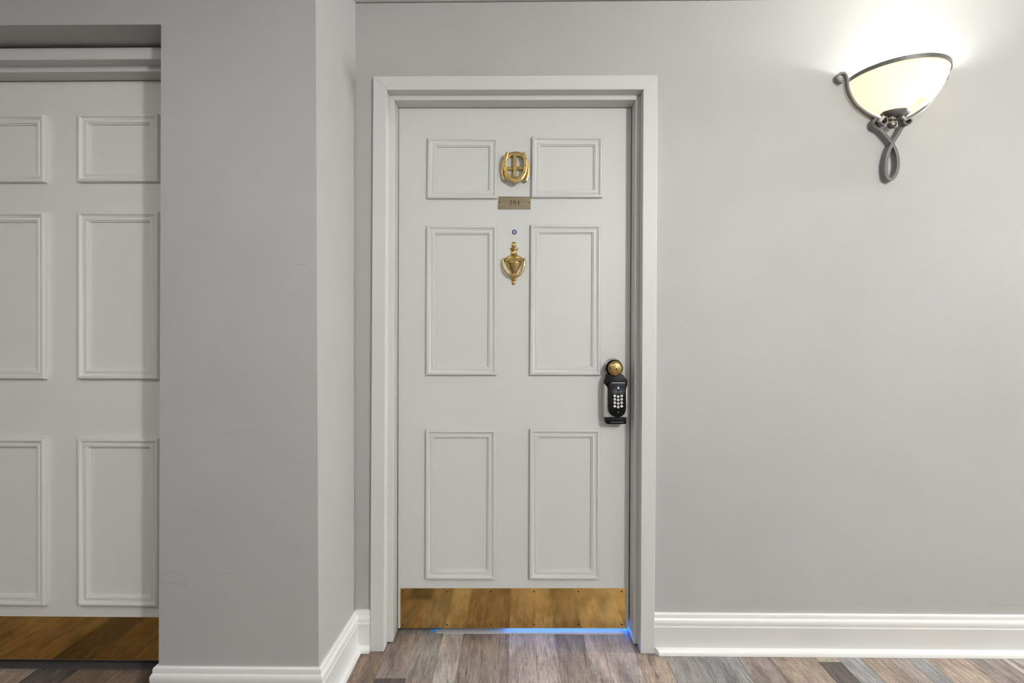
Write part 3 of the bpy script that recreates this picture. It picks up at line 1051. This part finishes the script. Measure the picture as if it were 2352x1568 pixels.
for px, py, r in ((507, 780, 0.0016), (593, 780, 0.0016), (549, 1147, 0.0015)):
    x, z = c_(px, py, YF)
    obj('indicator_dot', add_lathe_y(B(), x, z, [(r, YF - 0.0004), (r * 0.9, YF - 0.0012), (r * 0.2, YF - 0.0014)], 14), M['key'], lb, smooth=60)
x, z = c_(550, 780, YF)
obj('sensor_dot', add_lathe_y(B(), x, z, [(0.0015, YF - 0.0004), (0.0013, YF - 0.0010), (0.0003, YF - 0.0011)], 12), M['ink'], lb)


def text_mesh(s, size):
    cu = bpy.data.curves.new('glyph', 'FONT')
    cu.body = s
    cu.size = size
    cu.align_x = 'CENTER'
    cu.align_y = 'CENTER'
    cu.extrude = 0.0001
    cu.offset = size * 0.02
    o = bpy.data.objects.new('glyph', cu)
    C.objects.link(o)
    bpy.context.view_layer.update()
    me = bpy.data.meshes.new_from_object(o)
    bpy.data.objects.remove(o)
    me.transform(Matrix.Rotation(math.pi / 2, 4, 'X'))
    me.materials.clear()
    me.materials.append(M['ink'])
    return me


for row, py in enumerate((853, 915, 977, 1040)):
    for colm, px in enumerate((487, 549, 611)):
        x, z = c_(px, py + (14 if colm == 1 else 0), YF - 0.001)
        kk = obj('key', add_lathe_y(B(), x, z, [(0.0049, YF + 0.0004), (0.0049, YF - 0.0013), (0.0043, YF - 0.0018), (0.0004, YF - 0.0018)], 22), M['key'], lb, smooth=40)
        ch = ('123', '456', '789', '-0-')[row][colm]
        me = text_mesh(ch, 0.0062)
        put('key_glyph', me, (x, YF - 0.0020, z), kk)

# ------------------------------------------------------------------ second door in the alcove
c2y = Y_CASE2
zt = U(200, 109.5, c2y)[1]
zi = U(200, 136.5, c2y)[1]
zb_ = U(200, 164.5, Y_STEP2)[1]
pan_r = (U(181, 700, Y_DOOR2 - 0.008)[0], U(364.5, 700, Y_DOOR2 - 0.008)[0])
pan_w = pan_r[1] - pan_r[0]
pan_lr = U(105, 700, Y_DOOR2 - 0.008)[0]
dR = pan_r[1] + 0.105
dL = pan_lr - pan_w - 0.105
OA2 = [(dL - 0.065, 0), (dR + 0.065, 0), (dR + 0.065, zt), (dL - 0.065, zt)]
IA2 = [(dL - 0.014, 0), (dR + 0.014, 0), (dR + 0.014, zi), (dL - 0.014, zi)]
IB2 = [(dL, 0), (dR, 0), (dR, zb_), (dL, zb_)]
OA2[1] = (min(OA2[1][0], edgeF(1) - 0.004), 0)
OA2[2] = (OA2[1][0], zt)
frame('trim_2', 'white stepped casing of the door in the left alcove', OA2, IA2, IB2, c2y, Y_STEP2, Y_DOOR2 - 0.002, Y_DOOR2 + 0.045)
bm = B()
add_box(bm, OA2[1][0] - 0.01, edgeF(1) - 0.0005, Y_RECESS, Y_RECESS + 0.10, 0, zt)
add_box(bm, XA, OA2[0][0] + 0.01, Y_RECESS, Y_RECESS + 0.10, 0, zt)
tag(obj('wall_alcove', bm, M['wall']), 'grey wall at the back of the left alcove beside the door casing', 'wall', kind='structure')
zbot = U(200, 1515.5, Y_DOOR2)[1]
ztop = U(200, 187.0, Y_DOOR2)[1]
door2 = empty('door_2', ((dL + dR) / 2, Y_DOOR2, zbot), 'white six panel door set back in the left alcove with brown brass kick plate', 'door', 'structure')
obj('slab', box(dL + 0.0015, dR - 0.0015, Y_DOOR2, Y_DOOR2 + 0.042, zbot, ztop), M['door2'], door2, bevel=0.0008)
for y0, y1 in ((418, 263), (870, 487), (1390, 1006)):
    for xr in (pan_r[1], pan_lr):
        za = U(270, y0, Y_DOOR2 - 0.008)[1]
        zb = U(270, y1, Y_DOOR2 - 0.008)[1]
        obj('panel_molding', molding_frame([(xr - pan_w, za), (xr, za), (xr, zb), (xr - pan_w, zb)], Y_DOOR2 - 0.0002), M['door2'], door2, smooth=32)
za, zb = U(200, 1514.5, Y_DOOR2 - 0.001)[1], U(200, 1416, Y_DOOR2 - 0.001)[1]
kick2 = obj('kick_plate', box(dL + 0.012, dR - 0.012, Y_DOOR2 - 0.0018, Y_DOOR2 - 0.0002, za, zb), M['kick'], door2, bevel=0.0004)
kick2['label'] = 'dark brown brass kick plate along the door foot'
pitch = U(202, 1425, Y_DOOR2)[0] - U(90, 1425, Y_DOOR2)[0]
scm2 = screw_mesh(0.0036)
x = U(314, 1425, Y_DOOR2)[0] + pitch * 1
for i in range(6):
    for py in (1425.5, 1508.5):
        put('screw', scm2, (min(x - i * pitch, dR - 0.02), Y_DOOR2 - 0.0018, U(200, py, Y_DOOR2)[1]), kick2, M['gold_screw'])

# thresholds
tag(obj('trim_3', prism([(IB[0][0] + 0.15, 0.0002), (IB[1][0] - 0.02, 0.0002), (IB[1][0] - 0.022, 0.0075), (IB[0][0] + 0.30, 0.0040), (IB[0][0] + 0.16, 0.0015)], Y_DOOR + 0.001, Y_DOOR + 0.06), M['threshold'], bevel=0.0003), 'pale threshold strip under the numbered door', 'threshold', kind='structure')
bm = prism([(0, 0.0003), (0.062, 0.0003), (0.060, 0.012), (0.020, 0.012), (0.003, 0.004)], dL + 0.002, dR - 0.002)
for v in bm.verts: v.co = Vector((v.co.y, Y_DOOR2 - 0.001 + v.co.x, v.co.z))
tag(obj('trim_4', bm, M['dark_threshold']), 'dark threshold strip under the alcove door', 'threshold', kind='structure')

# curled bright blue sliver and a green scrap on the floor
tp = []
for k in range(7):
    t = k / 6
    px, py = 989 + 44 * t, 1450.5 - 8 * t - 1.5 * math.sin(math.pi * t)
    xx, yy2 = floor_x(px, py)
    tp.append((xx, yy2, 0.0006 + 0.006 * t * t))
bm = B()
rg = []
for (x, y, z) in tp:
    rg.append([bm.verts.new((x, y - 0.0035, z)), bm.verts.new((x, y + 0.0035, z + 0.004)), bm.verts.new((x, y + 0.0035, z + 0.0045)), bm.verts.new((x, y - 0.0035, z + 0.0005))])
for a, b2 in zip(rg[:-1], rg[1:]):
    for k in range(4):
        l = (k + 1) % 4
        bm.faces.new((a[k], a[l], b2[l], b2[k]))
bm.faces.new(rg[0])
bm.faces.new(rg[-1])
tag(obj('blue_curl', bm, M['sliver']), 'curled bright blue sliver at the foot of the numbered door', 'sliver')
x, y = floor_x(1898, 1517.5)
tag(obj('paper_scrap', prism([(x - 0.005, 0.0004), (x + 0.006, 0.0004), (x + 0.004, 0.003), (x - 0.003, 0.002)], y - 0.002, y + 0.002), M['green']), 'tiny green scrap lying against the right baseboard', 'scrap')

# ------------------------------------------------------------------ wall lamp
sx, sz = U(2050, 186, 0.0)
R, D = 0.157, 0.155
sc_ = empty('wall_sconce', (sx, 0, U(2048, 414, -0.02)[1]), 'lit wall lamp with frosted half bowl shade and twisted dark iron bracket', 'lamp')
HB = 0.131                                         # depth of the bowl


def bowl_r(hh): return R * max(0.0, (1 - (hh / HB) ** 2.3)) ** (1 / 2.1)


prof_o = [(max(bowl_r(HB * t), 0.012), sz - HB * t) for t in [0, .08, .18, .3, .42, .54, .65, .75, .83, .9, .95, .985]]
bm = B()
n = 48


def bowl_d(hh): return D * max(0.0, 1 - (hh / HB) ** 1.3) ** 0.8


def half(prof, shrink, y_off=-0.004):
    rings = []
    for r, z in prof:
        rr2 = r - shrink
        dd = max(bowl_d(sz - z), 0.010) - shrink
        rings.append([bm.verts.new((sx + rr2 * math.cos(math.pi + math.pi * k / n), y_off + dd * math.sin(math.pi + math.pi * k / n), z + shrink * 0.6)) for k in range(n + 1)])
    return rings


ro = half(prof_o, 0.0)
ri = half(prof_o, 0.004)
for rgs in (ro, ri):
    for a, b2 in zip(rgs[:-1], rgs[1:]):
        for k in range(n):
            bm.faces.new((a[k], a[k + 1], b2[k + 1], b2[k]))
for k in range(n):
    bm.faces.new((ro[0][k], ro[0][k + 1], ri[0][k + 1], ri[0][k]))
    bm.faces.new((ro[-1][k], ro[-1][k + 1], ri[-1][k + 1], ri[-1][k]))
for i in range(len(ro) - 1):
    bm.faces.new((ro[i][0], ro[i + 1][0], ri[i + 1][0], ri[i][0]))
    bm.faces.new((ro[i][n], ro[i + 1][n], ri[i + 1][n], ri[i][n]))
o = obj('shade', bm, M['glass'], sc_, smooth=50)
o['label'] = 'glowing frosted glass half bowl'

# iron band around the rim
bm = B()
rgs = []
for rr2, zz in ((R + 0.0006, sz - 0.004), (R + 0.0040, sz - 0.004), (R + 0.0040, sz + 0.010), (R + 0.0006, sz + 0.010)):
    rgs.append([bm.verts.new((sx + rr2 * math.cos(math.pi + math.pi * k / n), -0.004 + (D / R) * rr2 * math.sin(math.pi + math.pi * k / n), zz)) for k in range(n + 1)])
for i in range(4):
    a, b2 = rgs[i], rgs[(i + 1) % 4]
    for k in range(n):
        bm.faces.new((a[k], a[k + 1], b2[k + 1], b2[k]))
bm.faces.new([r[0] for r in rgs])
bm.faces.new([r[n] for r in reversed(rgs)])
obj('rim_band', bm, M['iron'], sc_, smooth=40)

# iron straps beside the bowl: scroll at the top, down to the foot of the bowl
W0, W1 = -0.021, -0.007
left = [(1936, 188), (1927, 184), (1924, 176), (1929, 169), (1938, 167), (1944, 172), (1947, 183), (1949, 200), (1955, 218), (1966, 236), (1982, 251), (2002, 264), (2022, 274)]


def iron_curve(pts, wpx, y0, y1, sub=5, yp=-0.02):
    pr = []
    for a, b2 in smooth_path([(float(a), float(b2)) for a, b2 in pts], sub):
        x, z = U(a, b2, yp)
        pr.append((x, z, wpx / 627))
    return add_ribbon(B(), pr, y0, y1)


obj('strap', iron_curve(left, 5.0, W0, W1), M['iron'], sc_, smooth=40, bevel=0.0005)
xm = U(2050, 200, -0.02)[0]
bm = B()
pr = []
for a, b2 in smooth_path([(float(a), float(b2)) for a, b2 in left], 5):
    x, z = U(a, b2, -0.02)
    pr.append((2 * xm - x, z, 5.0 / 627))
obj('strap', add_ribbon(bm, pr, W0, W1), M['iron'], sc_, smooth=40, bevel=0.0005)

# crossed and looped bracket below, one bent bar with scrolled tips
loop = [(2014, 272), (2008, 280), (2010, 289), (2018, 293), (2026, 299), (2038, 312), (2050, 328), (2060, 348), (2064, 372), (2061, 394), (2053, 408), (2045, 412), (2038, 404), (2035.5, 388),
        (2037, 366), (2043, 344), (2052, 326), (2062, 310), (2070, 296), (2074, 286)]
npt = (len(loop) - 1) * 6 + 1
pr = []
for a, b2 in smooth_path([(float(a), float(b2)) for a, b2 in loop], 6):
    x, z = U(a, b2, -0.028)
    pr.append((x, z, 7.0 / 630))
dip = lambda t: 0.006 * max(0.0, 1 - abs(t - 0.82) / 0.10)
o = obj('loop_bracket', add_ribbon(B(), pr, lambda t: -0.026 - 0.004 * t, lambda t: -0.007), M['iron'], sc_, smooth=40, bevel=0.0006)
# scroll rings where strap and bracket meet
for pts in ([(2021, 272), (2018, 280), (2021, 287), (2028, 288), (2033, 283), (2033, 275), (2030, 270)], [(2070, 272), (2070, 281), (2075, 287), (2082, 288), (2088, 283), (2089, 278), (2085, 276)]):
    obj('scroll', iron_curve(pts, 3.0, -0.046, -0.022, 5, -0.035), M['iron'], sc_, smooth=40, bevel=0.0004)
for pts in ([(2019, 279), (2030, 268)], [(2071, 268), (2079, 276)]):
    obj('clip', iron_curve(pts, 6.0, -0.050, -0.040, 3, -0.045), M['steel'], sc_, bevel=0.0004)
# cup under the bowl with a fluted edge, and the ball finial
zc = sz - HB
bm = B()
cup = [(0.0515, zc + 0.0095), (0.0480, zc + 0.0015), (0.038, zc - 0.009), (0.022, zc - 0.017), (0.010, zc - 0.021)]
rgs = []
for i, (r, z) in enumerate(cup):
    row = []
    for k in range(n + 1):
        rr2 = r + (0.0012 * (1 if k % 2 else -1) if i == 0 else 0)
        row.append(bm.verts.new((sx + rr2 * math.cos(math.pi + math.pi * k / n), -0.004 + 0.9 * rr2 * math.sin(math.pi + math.pi * k / n), z)))
    rgs.append(row)
inn = [[bm.verts.new((sx + (v.co.x - sx) * 0.93, -0.004 + (v.co.y + 0.004) * 0.93, v.co.z + 0.001)) for v in row] for row in rgs]
for rows in (rgs, inn):
    for a, b2 in zip(rows[:-1], rows[1:]):
        for k in range(n):
            bm.faces.new((a[k], a[k + 1], b2[k + 1], b2[k]))
for k in range(n):
    bm.faces.new((rgs[0][k], rgs[0][k + 1], inn[0][k + 1], inn[0][k]))
    bm.faces.new((rgs[-1][k], rgs[-1][k + 1], inn[-1][k + 1], inn[-1][k]))
for i in range(len(cup) - 1):
    bm.faces.new((rgs[i][0], rgs[i + 1][0], inn[i + 1][0], inn[i][0]))
    bm.faces.new((rgs[i][n], rgs[i + 1][n], inn[i + 1][n], inn[i][n]))
obj('cup', bm, M['iron'], sc_, smooth=40)
bm = B()
fx, fz = U(2050, 285, -0.03)
add_lathe_z(bm, fx, -0.026, [(0.0015, fz - 0.015), (0.010, fz - 0.012), (0.0145, fz - 0.004), (0.0148, fz + 0.003), (0.011, fz + 0.009), (0.008, fz + 0.013), (0.012, fz + 0.017), (0.012, fz + 0.021), (0.006, fz + 0.030)], 24)
obj('finial', bm, M['iron'], sc_, smooth=50)
# backplate, socket and bulb inside the bowl
obj('backplate', prism(rounded(sx - 0.045, sx + 0.045, zc + 0.012, sz - 0.035, 0.012), -0.0038, -0.0006), M['iron'], sc_, bevel=0.001)
bxx, byy, bzz = sx + 0.056, -0.049, sz - 0.043
obj('socket', add_lathe_z(B(), bxx, byy, [(0.010, bzz - 0.0385), (0.0135, bzz - 0.037), (0.0135, bzz - 0.028), (0.011, bzz - 0.0258)], 20), M['steel'], sc_, smooth=40)
obj('socket_arm', add_tube(B(), [(bxx, byy + 0.010, bzz - 0.033), (bxx - 0.006, -0.030, bzz - 0.033), (sx + 0.035, -0.0042, bzz - 0.033)], 0.004, 8), M['steel'], sc_, smooth=60)
obj('bulb', add_lathe_z(B(), bxx, byy, [(0.011, bzz - 0.0255), (0.014, bzz - 0.020), (0.024, bzz - 0.006), (0.028, bzz + 0.006), (0.026, bzz + 0.018), (0.016, bzz + 0.030), (0.002, bzz + 0.034)], 24), M['bulb'], sc_, smooth=60)
